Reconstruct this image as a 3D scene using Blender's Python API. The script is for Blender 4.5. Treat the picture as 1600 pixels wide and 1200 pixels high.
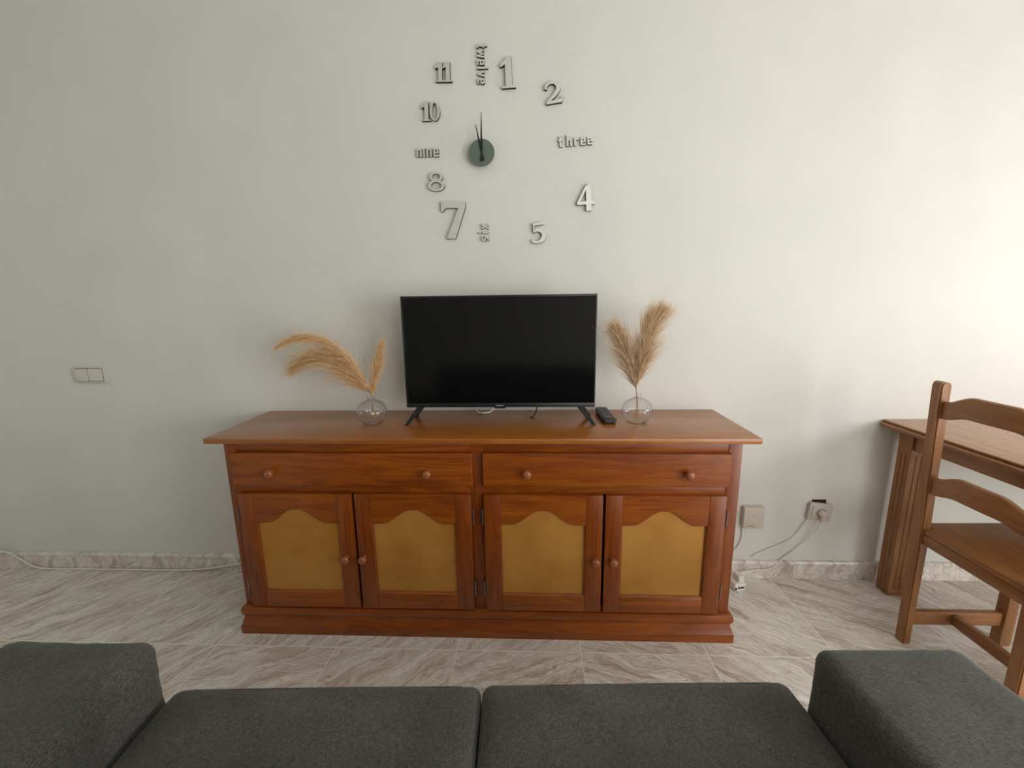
import bpy, bmesh, math, random
from mathutils import Vector, Matrix
random.seed(7)
PI = math.pi
C = bpy.context.scene.collection
for o in list(bpy.data.objects): bpy.data.objects.remove(o)

# ---------------------------------------------------------------- camera
cam_d = bpy.data.cameras.new('camera'); cam = bpy.data.objects.new('camera', cam_d); C.objects.link(cam)
bpy.context.scene.camera = cam
cam_d.sensor_fit = 'HORIZONTAL'; cam_d.sensor_width = 36; cam_d.lens = 662.65/1600*36
cam_d.clip_start = .02
p_, y_, r_ = .1887, .0442, -.014
fw = Vector((-math.sin(y_)*math.cos(p_), math.cos(y_)*math.cos(p_), -math.sin(p_)))
rt = Vector((math.cos(y_), math.sin(y_), 0)); up = rt.cross(fw)
rt2 = math.cos(r_)*rt+math.sin(r_)*up; up2 = -math.sin(r_)*rt+math.cos(r_)*up
M = Matrix((rt2, up2, -fw)).transposed().to_4x4(); M.translation = Vector((0, -1.7756, 1.238))
cam.matrix_world = M

# ---------------------------------------------------------------- view, world, lights
vs = bpy.context.scene.view_settings
vs.view_transform = 'Standard'; vs.look = 'None'; vs.gamma = 1; vs.use_curve_mapping = False; vs.exposure = 1.0
w = bpy.data.worlds.new('world'); bpy.context.scene.world = w; w.use_nodes = True
w.node_tree.nodes['Background'].inputs[0].default_value = (.95, .97, 1, 1)
w.node_tree.nodes['Background'].inputs[1].default_value = .6
def area(name, loc, rot, sx, sy, e, col):
    d = bpy.data.lights.new(name, 'AREA'); d.shape = 'RECTANGLE'; d.size = sx; d.size_y = sy; d.energy = e; d.color = col
    o = bpy.data.objects.new(name, d); C.objects.link(o); o.location = loc; o.rotation_euler = rot; return o
# daylight through the window and the balcony door in the right wall, plus a fill light added at the rear for front illumination
area('daylight_window', (2.98, -.95, 1.25), (0, PI/2, 0), 0.6, .6, 7.5, (1, .99, .98))
area('daylight_balcony_door', (2.98, -2.9, 1.0), (0, PI/2, 0), 1.7, 1.7, 27, (1, .995, .965))
area('rear_fill_light', (2.0, -4.42, 1.35), (PI/2, 0, 0), 1.5, 1.6, 13, (1, .965, .88))

# ---------------------------------------------------------------- materials
def mat(name, col=(.5, .5, .5), rough=.5, metal=0, **kw):
    m = bpy.data.materials.new(name); m.use_nodes = True
    b = m.node_tree.nodes['Principled BSDF']
    b.inputs['Base Color'].default_value = (*col, 1); b.inputs['Roughness'].default_value = rough; b.inputs['Metallic'].default_value = metal
    for k, v in kw.items(): b.inputs[k.replace('_', ' ')].default_value = v
    return m
class N:
    def __init__(s, m): s.t = m.node_tree; s.b = s.t.nodes['Principled BSDF']
    def n(s, typ, **kw):
        x = s.t.nodes.new(typ)
        for k, v in kw.items(): setattr(x, k, v)
        return x
    def l(s, a, b): s.t.links.new(a, b)
    def ramp(s, fac, stops):
        r = s.n('ShaderNodeValToRGB'); s.l(fac, r.inputs[0]); e = r.color_ramp.elements
        while len(e) < len(stops): e.new(.5)
        for q, (p, c) in zip(e, stops): q.position = p; q.color = (*c, 1)
        return r.outputs[0]
    def noise(s, vec, scale, detail=4, rough=.5, dist=0):
        x = s.n('ShaderNodeTexNoise'); s.l(vec, x.inputs['Vector'])
        x.inputs['Scale'].default_value = scale; x.inputs['Detail'].default_value = detail
        x.inputs['Roughness'].default_value = rough; x.inputs['Distortion'].default_value = dist; return x.outputs[0]
    def math(s, op, a, b=None, c=None):
        x = s.n('ShaderNodeMath', operation=op)
        for i, v in enumerate((a, b, c)):
            if v is None: continue
            if isinstance(v, (int, float)): x.inputs[i].default_value = v
            else: s.l(v, x.inputs[i])
        return x.outputs[0]
    def vmath(s, op, a, b):
        x = s.n('ShaderNodeVectorMath', operation=op); 
        for i, v in enumerate((a, b)):
            if isinstance(v, (tuple, list)): x.inputs[i].default_value = v
            else: s.l(v, x.inputs[i])
        return x.outputs[0]
    def bump(s, h, strength, dist=.002):
        x = s.n('ShaderNodeBump'); x.inputs['Strength'].default_value = strength; x.inputs['Distance'].default_value = dist
        s.l(h, x.inputs['Height']); s.l(x.outputs[0], s.b.inputs['Normal'])
    def mix(s, f, a, b, blend='MIX'):
        x = s.n('ShaderNodeMix', data_type='RGBA', blend_type=blend)
        if isinstance(f, (int, float)): x.inputs[0].default_value = f
        else: s.l(f, x.inputs[0])
        for i, v in ((6, a), (7, b)):
            if isinstance(v, tuple): x.inputs[i].default_value = (*v, 1)
            else: s.l(v, x.inputs[i])
        return x.outputs[2]

def wood(name, axis, dark, mid, light, rough=.38, knots=True, coat=.15):
    m = mat(name, mid, rough, Coat_Weight=coat, Coat_Roughness=.25); q = N(m)
    tc = q.n('ShaderNodeTexCoord'); oi = q.n('ShaderNodeObjectInfo')
    off = q.n('ShaderNodeCombineXYZ')
    for i, k in enumerate((7.3, 3.9, 5.1)): q.l(q.math('MULTIPLY', oi.outputs['Random'], k), off.inputs[i])
    v0 = q.vmath('ADD', tc.outputs['Object'], off.outputs[0])
    sc = [9, 9, 9]; sc[axis] = .9
    v = q.vmath('MULTIPLY', v0, tuple(sc))
    n1 = q.noise(v, 1.6, 5, .55, .9)
    rings = q.math('FRACT', q.math('MULTIPLY', n1, 7))
    rings = q.math('ABSOLUTE', q.math('SUBTRACT', rings, .5))
    sc2 = [130, 130, 130]; sc2[axis] = 4
    n2 = q.noise(q.vmath('MULTIPLY', v0, tuple(sc2)), 1, 3, .6)
    f = q.math('ADD', q.math('MULTIPLY', n1, .45), q.math('ADD', q.math('MULTIPLY', rings, .45), q.math('MULTIPLY', n2, .28)))
    col = q.ramp(f, [(.25, dark), (.5, mid), (.8, light)])
    if knots:
        sk = [5, 5, 5]; sk[axis] = 3
        vo = q.n('ShaderNodeTexVoronoi'); q.l(q.vmath('MULTIPLY', v0, tuple(sk)), vo.inputs['Vector']); vo.inputs['Scale'].default_value = 1
        k = q.ramp(vo.outputs['Distance'], [(.02, (1, 1, 1)), (.075, (0, 0, 0))])
        col = q.mix(q.math('MULTIPLY', k, .75), col, tuple(c*.4 for c in dark))
    q.l(col, q.b.inputs['Base Color'])
    q.bump(n2, .08, .001)
    return m
D1, M1, L1 = (.17, .030, .0012), (.285, .064, .0024), (.40, .112, .006)
W_X = wood('honey_pine_grain_x', 0, D1, M1, L1)
W_Y = wood('honey_pine_grain_y', 1, D1, M1, L1)
W_Z = wood('honey_pine_grain_z', 2, (.145, .024, .0010), (.24, .050, .002), (.34, .086, .004))
W_TOP = wood('honey_pine_top', 0, (.26, .075, .010), (.36, .12, .018), (.45, .165, .03), rough=.3, knots=False, coat=.3)
D2, M2, L2 = (.22, .085, .026), (.31, .13, .042), (.40, .19, .066)
B_X = wood('brown_pine_x', 0, D2, M2, L2, .4, False, .1)
B_Y = wood('brown_pine_y', 1, D2, M2, L2, .4, False, .1)
B_Z = wood('brown_pine_z', 2, D2, M2, L2, .4, False, .1)
T_TOP = wood('table_top_pine', 1, (.34, .165, .08), (.44, .23, .12), (.52, .30, .17), .35, False, .25)
KNOB = mat('varnished_knob', (.32, .10, .035), .25, Coat_Weight=.4)

def panel_mat():
    m = mat('woven_panel', (.33, .17, .045), .6); q = N(m); tc = q.n('ShaderNodeTexCoord')
    ck = q.n('ShaderNodeTexChecker'); q.l(tc.outputs['Object'], ck.inputs[0]); ck.inputs['Scale'].default_value = 420
    n = q.noise(tc.outputs['Object'], 7, 3); n2 = q.noise(tc.outputs['Object'], 500, 2)
    c = q.ramp(q.math('ADD', q.math('MULTIPLY', n, .6), q.math('MULTIPLY', n2, .4)), [(.35, (.43, .175, .018)), (.6, (.56, .26, .05))])
    c = q.mix(q.math('MULTIPLY', ck.outputs[1], .12), c, (.10, .045, .01)); q.l(c, q.b.inputs[0]); q.bump(ck.outputs[1], .15, .0006); return m
PANEL = panel_mat()

def wall_mat():
    m = mat('painted_plaster', (.78, .78, .745), .62); q = N(m); tc = q.n('ShaderNodeTexCoord')
    n = q.noise(tc.outputs['Object'], 55, 5, .6); n2 = q.noise(tc.outputs['Object'], 3, 4, .6)
    c = q.ramp(n2, [(.3, (.74, .745, .71)), (.7, (.79, .79, .755))]); q.l(c, q.b.inputs[0]); q.bump(n, .12, .003); return m
WALL = wall_mat()
CEIL = mat('ceiling_paint', (.75, .75, .72), .8)
REAR = mat('rear_wall_paint', (.5, .5, .46), .8)

def marble(name, tiles=True):
    m = mat(name, (.6, .55, .5), .22); q = N(m); tc = q.n('ShaderNodeTexCoord')
    P = tc.outputs['Object']
    T = .4495
    v = q.vmath('ADD', P, (.273+10*T, .4505+20*T, 0)); v = q.vmath('MULTIPLY', v, (1/T, 1/T, 1/T))
    fl = q.vmath('FLOOR', v, (0, 0, 0)); fr = q.vmath('SUBTRACT', v, fl)
    sp = q.n('ShaderNodeSeparateXYZ'); q.l(fl, sp.inputs[0])
    cb = q.n('ShaderNodeCombineXYZ'); q.l(sp.outputs[0], cb.inputs[0]); 
    if tiles: q.l(sp.outputs[1], cb.inputs[1])
    wn = q.n('ShaderNodeTexWhiteNoise', noise_dimensions='3D'); q.l(cb.outputs[0], wn.inputs['Vector'])
    ang = q.math('ADD', .75, q.math('MULTIPLY', q.math('SUBTRACT', wn.outputs['Value'], .5), .9))
    # tiles left of the cabinet run the other way from those on the right
    neg = q.math('MULTIPLY', q.math('GREATER_THAN', sp.outputs[0], 10.5), 1.5)
    ang = q.math('SUBTRACT', ang, neg)
    vr = q.n('ShaderNodeVectorRotate', rotation_type='Z_AXIS'); q.l(P, vr.inputs['Vector']); q.l(q.math('MULTIPLY', ang, -1), vr.inputs['Angle'])
    off = q.vmath('MULTIPLY', wn.outputs['Color'], (9, 9, 9))
    a = q.vmath('ADD', q.vmath('MULTIPLY', vr.outputs[0], (3.2, 22, 10)), off)
    warp = q.n('ShaderNodeTexNoise'); q.l(q.vmath('ADD', P, off), warp.inputs['Vector']); warp.inputs['Scale'].default_value = 7; warp.inputs['Detail'].default_value = 3
    wv = q.vmath('MULTIPLY', q.vmath('SUBTRACT', warp.outputs['Color'], (.5, .5, .5)), (1.0, 2.3, 1.4))
    a = q.vmath('ADD', a, wv)
    n1 = q.noise(a, 1.0, 9, .68, .5)
    f1 = q.noise(q.vmath('MULTIPLY', a, (1.6, 2.7, 2)), 1.0, 6, .7, .9)
    mixn = q.math('ADD', q.math('MULTIPLY', n1, .5), q.math('MULTIPLY', f1, .5))
    base = q.ramp(mixn, [(.35, (.42, .345, .285)), (.43, (.62, .545, .475)), (.49, (.79, .735, .665)), (.57, (.93, .905, .85))])
    n2 = q.noise(q.vmath('MULTIPLY', a, (.8, 1.5, 1)), 2.0, 6, .7, 1.0)
    ve = q.math('ABSOLUTE', q.math('SUBTRACT', n2, .5))
    vein = q.ramp(ve, [(0, (1, 1, 1)), (.03, (0, 0, 0))])
    col = q.mix(q.math('MULTIPLY', vein, .5), base, (.28, .2, .16))
    n3 = q.noise(a, .8, 3, .5)
    col = q.mix(q.math('MULTIPLY', q.ramp(n3, [(.55, (0, 0, 0)), (.75, (1, 1, 1))]), .4), col, (.62, .47, .39))
    if tiles:
        s2 = q.n('ShaderNodeSeparateXYZ'); q.l(fr, s2.inputs[0])
        def edge(o):
            return q.math('LESS_THAN', q.math('MINIMUM', o, q.math('SUBTRACT', 1, o)), .0042)
        g = q.math('MAXIMUM', edge(s2.outputs[0]), edge(s2.outputs[1]))
        col = q.mix(g, col, (.88, .86, .79)); 
        q.l(q.math('ADD', .2, q.math('MULTIPLY', g, .5)), q.b.inputs['Roughness'])
    q.l(col, q.b.inputs[0]); return m
FLOOR = marble('marble_tiles'); SKIRT = marble('marble_skirting', False)

def fabric():
    m = mat('charcoal_weave', (.05, .05, .048), .9, Sheen_Weight=.15, Sheen_Roughness=.5); q = N(m); tc = q.n('ShaderNodeTexCoord')
    a = q.noise(q.vmath('MULTIPLY', tc.outputs['Object'], (900, 120, 300)), 1, 2); b = q.noise(q.vmath('MULTIPLY', tc.outputs['Object'], (120, 900, 300)), 1, 2)
    n = q.math('MULTIPLY', q.math('ADD', a, b), .5); n2 = q.noise(tc.outputs['Object'], 6, 3)
    c = q.ramp(q.math('ADD', q.math('MULTIPLY', n, .8), q.math('MULTIPLY', n2, .2)), [(.40, (.036, .036, .031)), (.5, (.070, .070, .062)), (.62, (.14, .138, .122))])
    q.l(c, q.b.inputs[0]); q.bump(n, .5, .0015); return m
FAB = fabric()
BLK = mat('black_plastic', (.012, .012, .013), .35)
SCREEN = mat('lcd_glass', (.004, .004, .0045), .12, Specular_IOR_Level=.35)
RUB = mat('remote_rubber', (.035, .034, .033), .5)
KEY = mat('remote_keys', (.13, .13, .125), .5)
PRINT = mat('silver_print', (.42, .42, .4), .4)
SILV = mat('brushed_mirror_acrylic', (.8, .8, .78), .5, .85)
MIR = mat('painted_reflection_disc', (.2, .26, .235), .3, .85)  # grey-green reflection of the dark room put into the disc colour
EDGE = mat('black_foam_edge', (.015, .015, .015), .6)
STEEL = mat('hinge_steel', (.3, .27, .25), .35, 1)
DKHOLE = mat('dark_recess', (.01, .008, .008), .8)
CREAM = mat('cream_plastic', (.68, .66, .6), .35)
IVORY = mat('socket_plastic', (.62, .57, .5), .4)
WHITE = mat('white_plastic', (.85, .85, .8), .35)
CABLE = mat('cable_white', (.86, .84, .77), .4)
STEM = mat('dry_stem', (.42, .25, .09), .7)
def plume_mat(n, a, b):
    m = mat(n, a, .8); q = N(m); tc = q.n('ShaderNodeTexCoord')
    c = q.ramp(q.noise(tc.outputs['Object'], 60, 2), [(.35, a), (.65, b)]); q.l(c, q.b.inputs[0])
    b_ = q.b; b_.inputs['Subsurface Weight'].default_value = 0
    tr = q.n('ShaderNodeBsdfTranslucent'); q.l(c, tr.inputs[0]); mx = q.n('ShaderNodeMixShader'); mx.inputs[0].default_value = .45
    q.l(b_.outputs[0], mx.inputs[1]); q.l(tr.outputs[0], mx.inputs[2]); q.l(mx.outputs[0], q.t.nodes['Material Output'].inputs[0]); return m
PL1 = plume_mat('pampas_golden', (.92, .66, .35), (.98, .83, .55))
PL2 = plume_mat('pampas_beige', (.84, .67, .47), (.96, .83, .65))
def glass_mat():
    m = mat('clear_glass'); q = N(m); q.t.nodes.remove(q.b)
    tr = q.n('ShaderNodeBsdfTransparent'); tr.inputs[0].default_value = (.992, .992, .99, 1)
    gl = q.n('ShaderNodeBsdfGlossy'); gl.inputs['Roughness'].default_value = .03; fr = q.n('ShaderNodeFresnel'); fr.inputs[0].default_value = 1.5
    lw = q.n('ShaderNodeLayerWeight'); lw.inputs[0].default_value = .35
    lw.inputs[0].default_value = .5; mx = q.n('ShaderNodeMixShader'); f = q.math('ADD', .035, q.math('MULTIPLY', q.math('POWER', lw.outputs['Facing'], 3), .8))
    q.l(f, mx.inputs[0]); q.l(tr.outputs[0], mx.inputs[1]); q.l(gl.outputs[0], mx.inputs[2]); q.l(mx.outputs[0], q.t.nodes['Material Output'].inputs[0]); return m
GLASS = glass_mat()
PAINT = mat('window_frame_paint', (.7, .7, .7), .4)

# ---------------------------------------------------------------- mesh helpers
def obj(name, bm, m, parent=None, loc=(0, 0, 0), rot=(0, 0, 0), smooth=None):
    me = bpy.data.meshes.new(name)
    if isinstance(bm, bmesh.types.BMesh): bm.normal_update(); bm.to_mesh(me); bm.free()
    else: me.from_pydata(*bm); me.update()
    for x in (m if isinstance(m, (list, tuple)) else [m]): me.materials.append(x)
    o = bpy.data.objects.new(name, me); C.objects.link(o); o.location = loc; o.rotation_euler = rot
    if parent: o.parent = parent
    if smooth:
        for p in me.polygons: p.use_smooth = True
        if smooth != 180:
            try: me.set_sharp_from_angle(angle=math.radians(smooth))
            except Exception: pass
    return o
def tag(o, label, cat, group=None):
    o['label'] = label; o['category'] = cat
    if group: o['group'] = group
    return o
def thing(name, label, cat, loc=(0, 0, 0), rz=0, group=None):
    o = bpy.data.objects.new(name, None); C.objects.link(o); o.location = loc; o.rotation_euler = (0, 0, rz); o.empty_display_size = .05
    return tag(o, label, cat, group)
def struct(name, bm, m, smooth=None):
    o = obj(name, bm, m, smooth=smooth); o['kind'] = 'structure'; return o
def box(bm, x0, x1, y0, y1, z0, z1, bev=0, mi=0, seg=2):
    b = bmesh.new(); r = bmesh.ops.create_cube(b, size=1)
    for v in b.verts: v.co = Vector(((x0+x1)/2+v.co.x*(x1-x0), (y0+y1)/2+v.co.y*(y1-y0), (z0+z1)/2+v.co.z*(z1-z0)))
    if bev: bmesh.ops.bevel(b, geom=list(b.edges), offset=bev, segments=seg, profile=.5, affect='EDGES', clamp_overlap=True)
    for f in b.faces: f.material_index = mi
    merge(bm, b); return bm
def merge(bm, b, mtx=None):
    if mtx is not None: b.transform(mtx)
    mp = {v: bm.verts.new(v.co) for v in b.verts}
    for f in b.faces:
        try: g = bm.faces.new([mp[v] for v in f.verts]); g.material_index = f.material_index; g.smooth = f.smooth
        except ValueError: pass
    b.free()
def B_(*a, **k): return box(bmesh.new(), *a, **k)
def extr(pts, axis, a, b, bev=0, mi=0):
    """polygon (2D points) extruded along axis from a to b; point (u,v) -> other two axes in order"""
    bm = bmesh.new()
    def P(u, v, t):
        return (t, u, v) if axis == 0 else (u, t, v) if axis == 1 else (u, v, t)
    A = [bm.verts.new(P(u, v, a)) for u, v in pts]; Bv = [bm.verts.new(P(u, v, b)) for u, v in pts]
    n = len(pts); bm.faces.new(A); bm.faces.new(Bv[::-1])
    for i in range(n): bm.faces.new((A[i], Bv[i], Bv[(i+1) % n], A[(i+1) % n]))
    bmesh.ops.recalc_face_normals(bm, faces=bm.faces)
    if bev:
        es = [e for e in bm.edges if len(e.link_faces) == 2 and e.calc_face_angle(0) > .6]
        bmesh.ops.bevel(bm, geom=es, offset=bev, segments=2, profile=.5, affect='EDGES', clamp_overlap=True)
    for f in bm.faces: f.material_index = mi
    return bm
def lathe(prof, n=32, axis='Z'):
    bm = bmesh.new(); rings = []
    for r, z in prof:
        if r < 1e-6: rings.append([bm.verts.new((0, 0, z))])
        else: rings.append([bm.verts.new((r*math.cos(2*PI*i/n), r*math.sin(2*PI*i/n), z)) for i in range(n)])
    for a, b in zip(rings, rings[1:]):
        for i in range(n):
            j = (i+1) % n
            if len(a) == 1 and len(b) == 1: continue
            if len(a) == 1: bm.faces.new((a[0], b[j], b[i]))
            elif len(b) == 1: bm.faces.new((a[i], a[j], b[0]))
            else: bm.faces.new((a[i], a[j], b[j], b[i]))
    if axis == '-Y':
        bm.transform(Matrix.Rotation(PI/2, 4, 'X'))
    bmesh.ops.recalc_face_normals(bm, faces=bm.faces)
    return bm
def catmull(pts, k=8):
    P = [Vector(p) for p in pts]; P = [2*P[0]-P[1]]+P+[2*P[-1]-P[-2]]; out = []
    for i in range(1, len(P)-2):
        for s in range(k):
            t = s/k; a, b, c, d = P[i-1:i+3]
            out.append(.5*((2*b)+(c-a)*t+(2*a-5*b+4*c-d)*t*t+(3*b-a-3*c+d)*t**3))
    out.append(P[-2]); return out
def tube(pts, r, n=8, k=8, taper=None):
    pts = catmull(pts, k) if k else [Vector(p) for p in pts]
    bm = bmesh.new(); rings = []; up = Vector((.13, .2, 1)).normalized()
    for i, p in enumerate(pts):
        t = (pts[min(i+1, len(pts)-1)]-pts[max(i-1, 0)]).normalized()
        a = t.cross(up)
        if a.length < .05: a = t.cross(Vector((1, 0, 0)))
        a.normalize(); b = t.cross(a); up = -b if False else up
        rr = r if taper is None else r*(1+(taper-1)*i/(len(pts)-1))
        rings.append([bm.verts.new(p+rr*(math.cos(2*PI*j/n)*a+math.sin(2*PI*j/n)*b)) for j in range(n)])
    for A, Bq in zip(rings, rings[1:]):
        for j in range(n): bm.faces.new((A[j], A[(j+1) % n], Bq[(j+1) % n], Bq[j]))
    bm.faces.new(rings[0][::-1]); bm.faces.new(rings[-1])
    bmesh.ops.recalc_face_normals(bm, faces=bm.faces); return bm
def rbox(sx, sy, sz, r, n=14, puff=0, noise=0, seed=0):
    """soft box on z 0..sz, centred on x,y"""
    bm = bmesh.new(); bmesh.ops.create_cube(bm, size=2)
    bmesh.ops.subdivide_edges(bm, edges=bm.edges, cuts=n*2, use_grid_fill=True)
    from mathutils import noise as NZ
    h = Vector((sx/2, sy/2, sz/2))
    for v in bm.verts:
        c = v.co.copy(); u = Vector([math.copysign(abs(x)**.75, x) for x in c])
        p = Vector((u.x*h.x, u.y*h.y, u.z*h.z)); q = Vector([max(-h[i]+r, min(h[i]-r, p[i])) for i in range(3)])
        d = p-q
        if d.length > 1e-9: p = q+d.normalized()*r*min(1, max(abs(d.x), abs(d.y), abs(d.z))/r)
        if p.z > 0: p.z += puff*max(0, 1-abs(c.x)**3)*max(0, 1-abs(c.y)**3)
        if noise:
            nv = NZ.noise_vector(p*7+Vector((seed, seed*2, 0))); p += nv*noise
            p += NZ.noise_vector(p*28+Vector((seed, 0, seed)))*noise*.35
        v.co = p+Vector((0, 0, h.z))
    return bm

# ---------------------------------------------------------------- the room
XL, XR, YR, ZC = -3.1, 3.0, -4.4, 2.62
struct('floor', B_(XL-.1, XR+.1, YR-.1, .1, -.08, 0), FLOOR)
struct('ceiling', B_(XL-.1, XR+.1, YR-.1, .1, ZC, ZC+.08), CEIL)
struct('wall_back', B_(XL-.1, XR+.1, 0, .1, 0, ZC), WALL)
struct('wall_left', B_(XL-.1, XL, YR, 0, 0, ZC), WALL)
def holed(name, axis, c0, c1, u0, u1, holes, m):
    bm = bmesh.new(); us = sorted({u0, u1, *[h[0] for h in holes], *[h[1] for h in holes]})
    for a, b in zip(us, us[1:]):
        hs = [h for h in holes if h[0] <= a+1e-6 and h[1] >= b-1e-6]
        segs = [(0, ZC)] if not hs else [s for s in ((0, hs[0][2]), (hs[0][3], ZC)) if s[1]-s[0] > .01]
        for z0, z1 in segs:
            if axis == 0: box(bm, c0, c1, a, b, z0, z1)
            else: box(bm, a, b, c0, c1, z0, z1)
    return struct(name, bm, m)
holed('wall_right', 0, XR, XR+.1, YR, 0, [(-1.35, -.55, .85, 1.65), (-3.8, -2.2, .05, 2.15)], WALL)
holed('wall_rear', 1, YR-.1, YR, XL-.1, XR+.1, [(1.2, 2.8, .55, 2.15)], REAR)  # unseen opening added to go with the rear fill light
def window(n, x, a, b, z0, z1, axis=0):
    bm = bmesh.new(); t = .045
    for (u0, u1, w0, w1) in ((a, b, z0, z0+t), (a, b, z1-t, z1), (a, a+t, z0+t, z1-t), (b-t, b, z0+t, z1-t), ((a+b)/2-t/2, (a+b)/2+t/2, z0+t, z1-t)):
        if axis == 0: box(bm, x, x+.05, u0, u1, w0, w1, .004)
        else: box(bm, u0, u1, x-.05, x, w0, w1, .004)
    return struct('window_%d' % n, bm, PAINT)
window(1, XR+.03, -1.35, -.55, .85, 1.65); window(2, XR+.03, -3.8, -2.2, .05, 2.15); window(3, YR-.03, 1.2, 2.8, .55, 2.15, 1)  # the last frame belongs to the added rear opening
SK = [(0, 0), (-.011, 0), (-.011, .062), (-.0135, .064), (-.015, .069), (-.015, .077), (-.012, .083), (-.006, .0855), (0, .0855)]
bm = bmesh.new()
jx = [XL, -2.42, -1.52, -.62, .18, .78, 1.53, 2.43, XR]
for a, b in zip(jx, jx[1:]): merge(bm, extr([(y, z) for y, z in SK], 0, a+.0006, b-.0006))
struct('baseboard_back', bm, SKIRT)
bm = B_(XL, XL+.011, YR, -.016, 0, .085, .002); struct('baseboard_left', bm, SKIRT)

# ---------------------------------------------------------------- sideboard
SB = thing('sideboard', 'long honey-coloured pine sideboard with two drawers and four arched panel doors', 'sideboard', (-.19, 0, 0))
ox = -.19
def sb(x): return x-ox
X0, X1, YF, H, TH = sb(-1.0965), sb(.718), -.374, .7856, .021
def part(name, bm, m, par=SB, sm=30): return obj(name, bm, m, par, smooth=sm)
part('top', B_(sb(-1.151), sb(.769), -.3975, -.003, H-TH, H, .004), W_TOP)
# carcass: sides, back, bottom, centre panel
bm = bmesh.new()
box(bm, X0, X0+.02, YF+.02, -.017, .10, H-TH, .0015, 0); box(bm, X1-.02, X1, YF+.02, -.017, .10, H-TH, .0015, 0)
box(bm, X0+.02, X1-.02, -.027, -.017, .09, H-TH, 0, 0); box(bm, X0+.02, X1-.02, YF+.02, -.03, .09, .11, 0, 0)
box(bm, sb(-.199), sb(-.179), YF+.02, -.03, .11, H-TH, 0, 0)
part('carcass', bm, W_Z)
bm = bmesh.new()
for a, b, zt in ((X0, X0+.042, H-TH), (sb(-.212), sb(-.166), .728), (X1-.045, X1, H-TH)): box(bm, a, b, YF, YF+.02, .105, zt, .0015, 1)
box(bm, sb(-.212), sb(-.166), YF+.002, YF+.02, .728, H-TH, 0, 0)
for a, b in ((X0+.042, sb(-.212)), (sb(-.166), X1-.045)):
    for z0, z1 in ((.728, H-TH), (.572, .612), (.1, .135)): box(bm, a, b, YF+.002, YF+.02, z0, z1, .001, 0)
part('face_frame', bm, [W_X, W_Z])
# plinth with rounded moulding on three sides
prof = [(.0, .0), (.0235, .0), (.0235, .034), (.021, .038), (.0165, .052), (.013, .062), (.0115, .070), (.0145, .075), (.018, .081), (.0197, .090), (.019, .100), (.0165, .108), (.008, .1125), (.0, .1125)]
prof = [(u-.004, z) for u, z in prof]
bm = bmesh.new(); yb = -.018
rings = []
for (x, y, dx, dy) in ((X0, yb, -1, 0), (X0, YF, -1, -1), (X1, YF, 1, -1), (X1, yb, 1, 0)):
    rings.append([bm.verts.new((x+dx*u, y+dy*u, z)) for u, z in prof])
n = len(prof)
for A, Bq in zip(rings, rings[1:]):
    for j in range(n-1): bm.faces.new((A[j], A[j+1], Bq[j+1], Bq[j]))
bm.faces.new(rings[0]); bm.faces.new(rings[-1][::-1]); bmesh.ops.recalc_face_normals(bm, faces=bm.faces)
part('plinth', bm, W_X)
KN = [(0, .027), (.006, .0268), (.0105, .0245), (.0128, .020), (.0125, .0155), (.0095, .0115), (.0062, .009), (.0055, .005), (.0075, .001), (.0075, 0)]
KN = [(a*1.2, b*1.1) for a, b in KN]
def knob(par, x, y, z, name='knob'):
    return obj(name, lathe(KN, 20, '-Y'), KNOB, par, loc=(x, y, z), smooth=50)
YD = YF-.0005; DT = .0175
def slab_front(x0, x1, z0, z1):
    bm = B_(x0, x1, YD-DT, YD, z0, z1)
    es = [e for e in bm.edges if all(abs(v.co.y-(YD-DT)) < 1e-5 for v in e.verts)]
    bmesh.ops.bevel(bm, geom=es, offset=.005, segments=3, profile=.6, affect='EDGES'); return bm
for x0, x1, ks in ((-1.068, -.205, (-.921, -.361)), (-.168, .678, (-.014, .535))):
    d = part('drawer', slab_front(sb(x0), sb(x1), .609, .7285), W_X)
    for k in ks: knob(d, sb(k), YD-DT, .660)
def hinge(par, x, z):
    bm = tube([(x, YD-.013, z-.028), (x, YD-.013, z+.028)], .0035, 10, 0)
    for s in (-1, 1):
        merge(bm, lathe([(0, .003), (.003, .001), (.0022, -.002), (0, -.003)], 10), Matrix.Translation((x, YD-.013, z+s*.030)))
    return obj('hinge', bm, STEEL, par, smooth=50)
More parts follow.
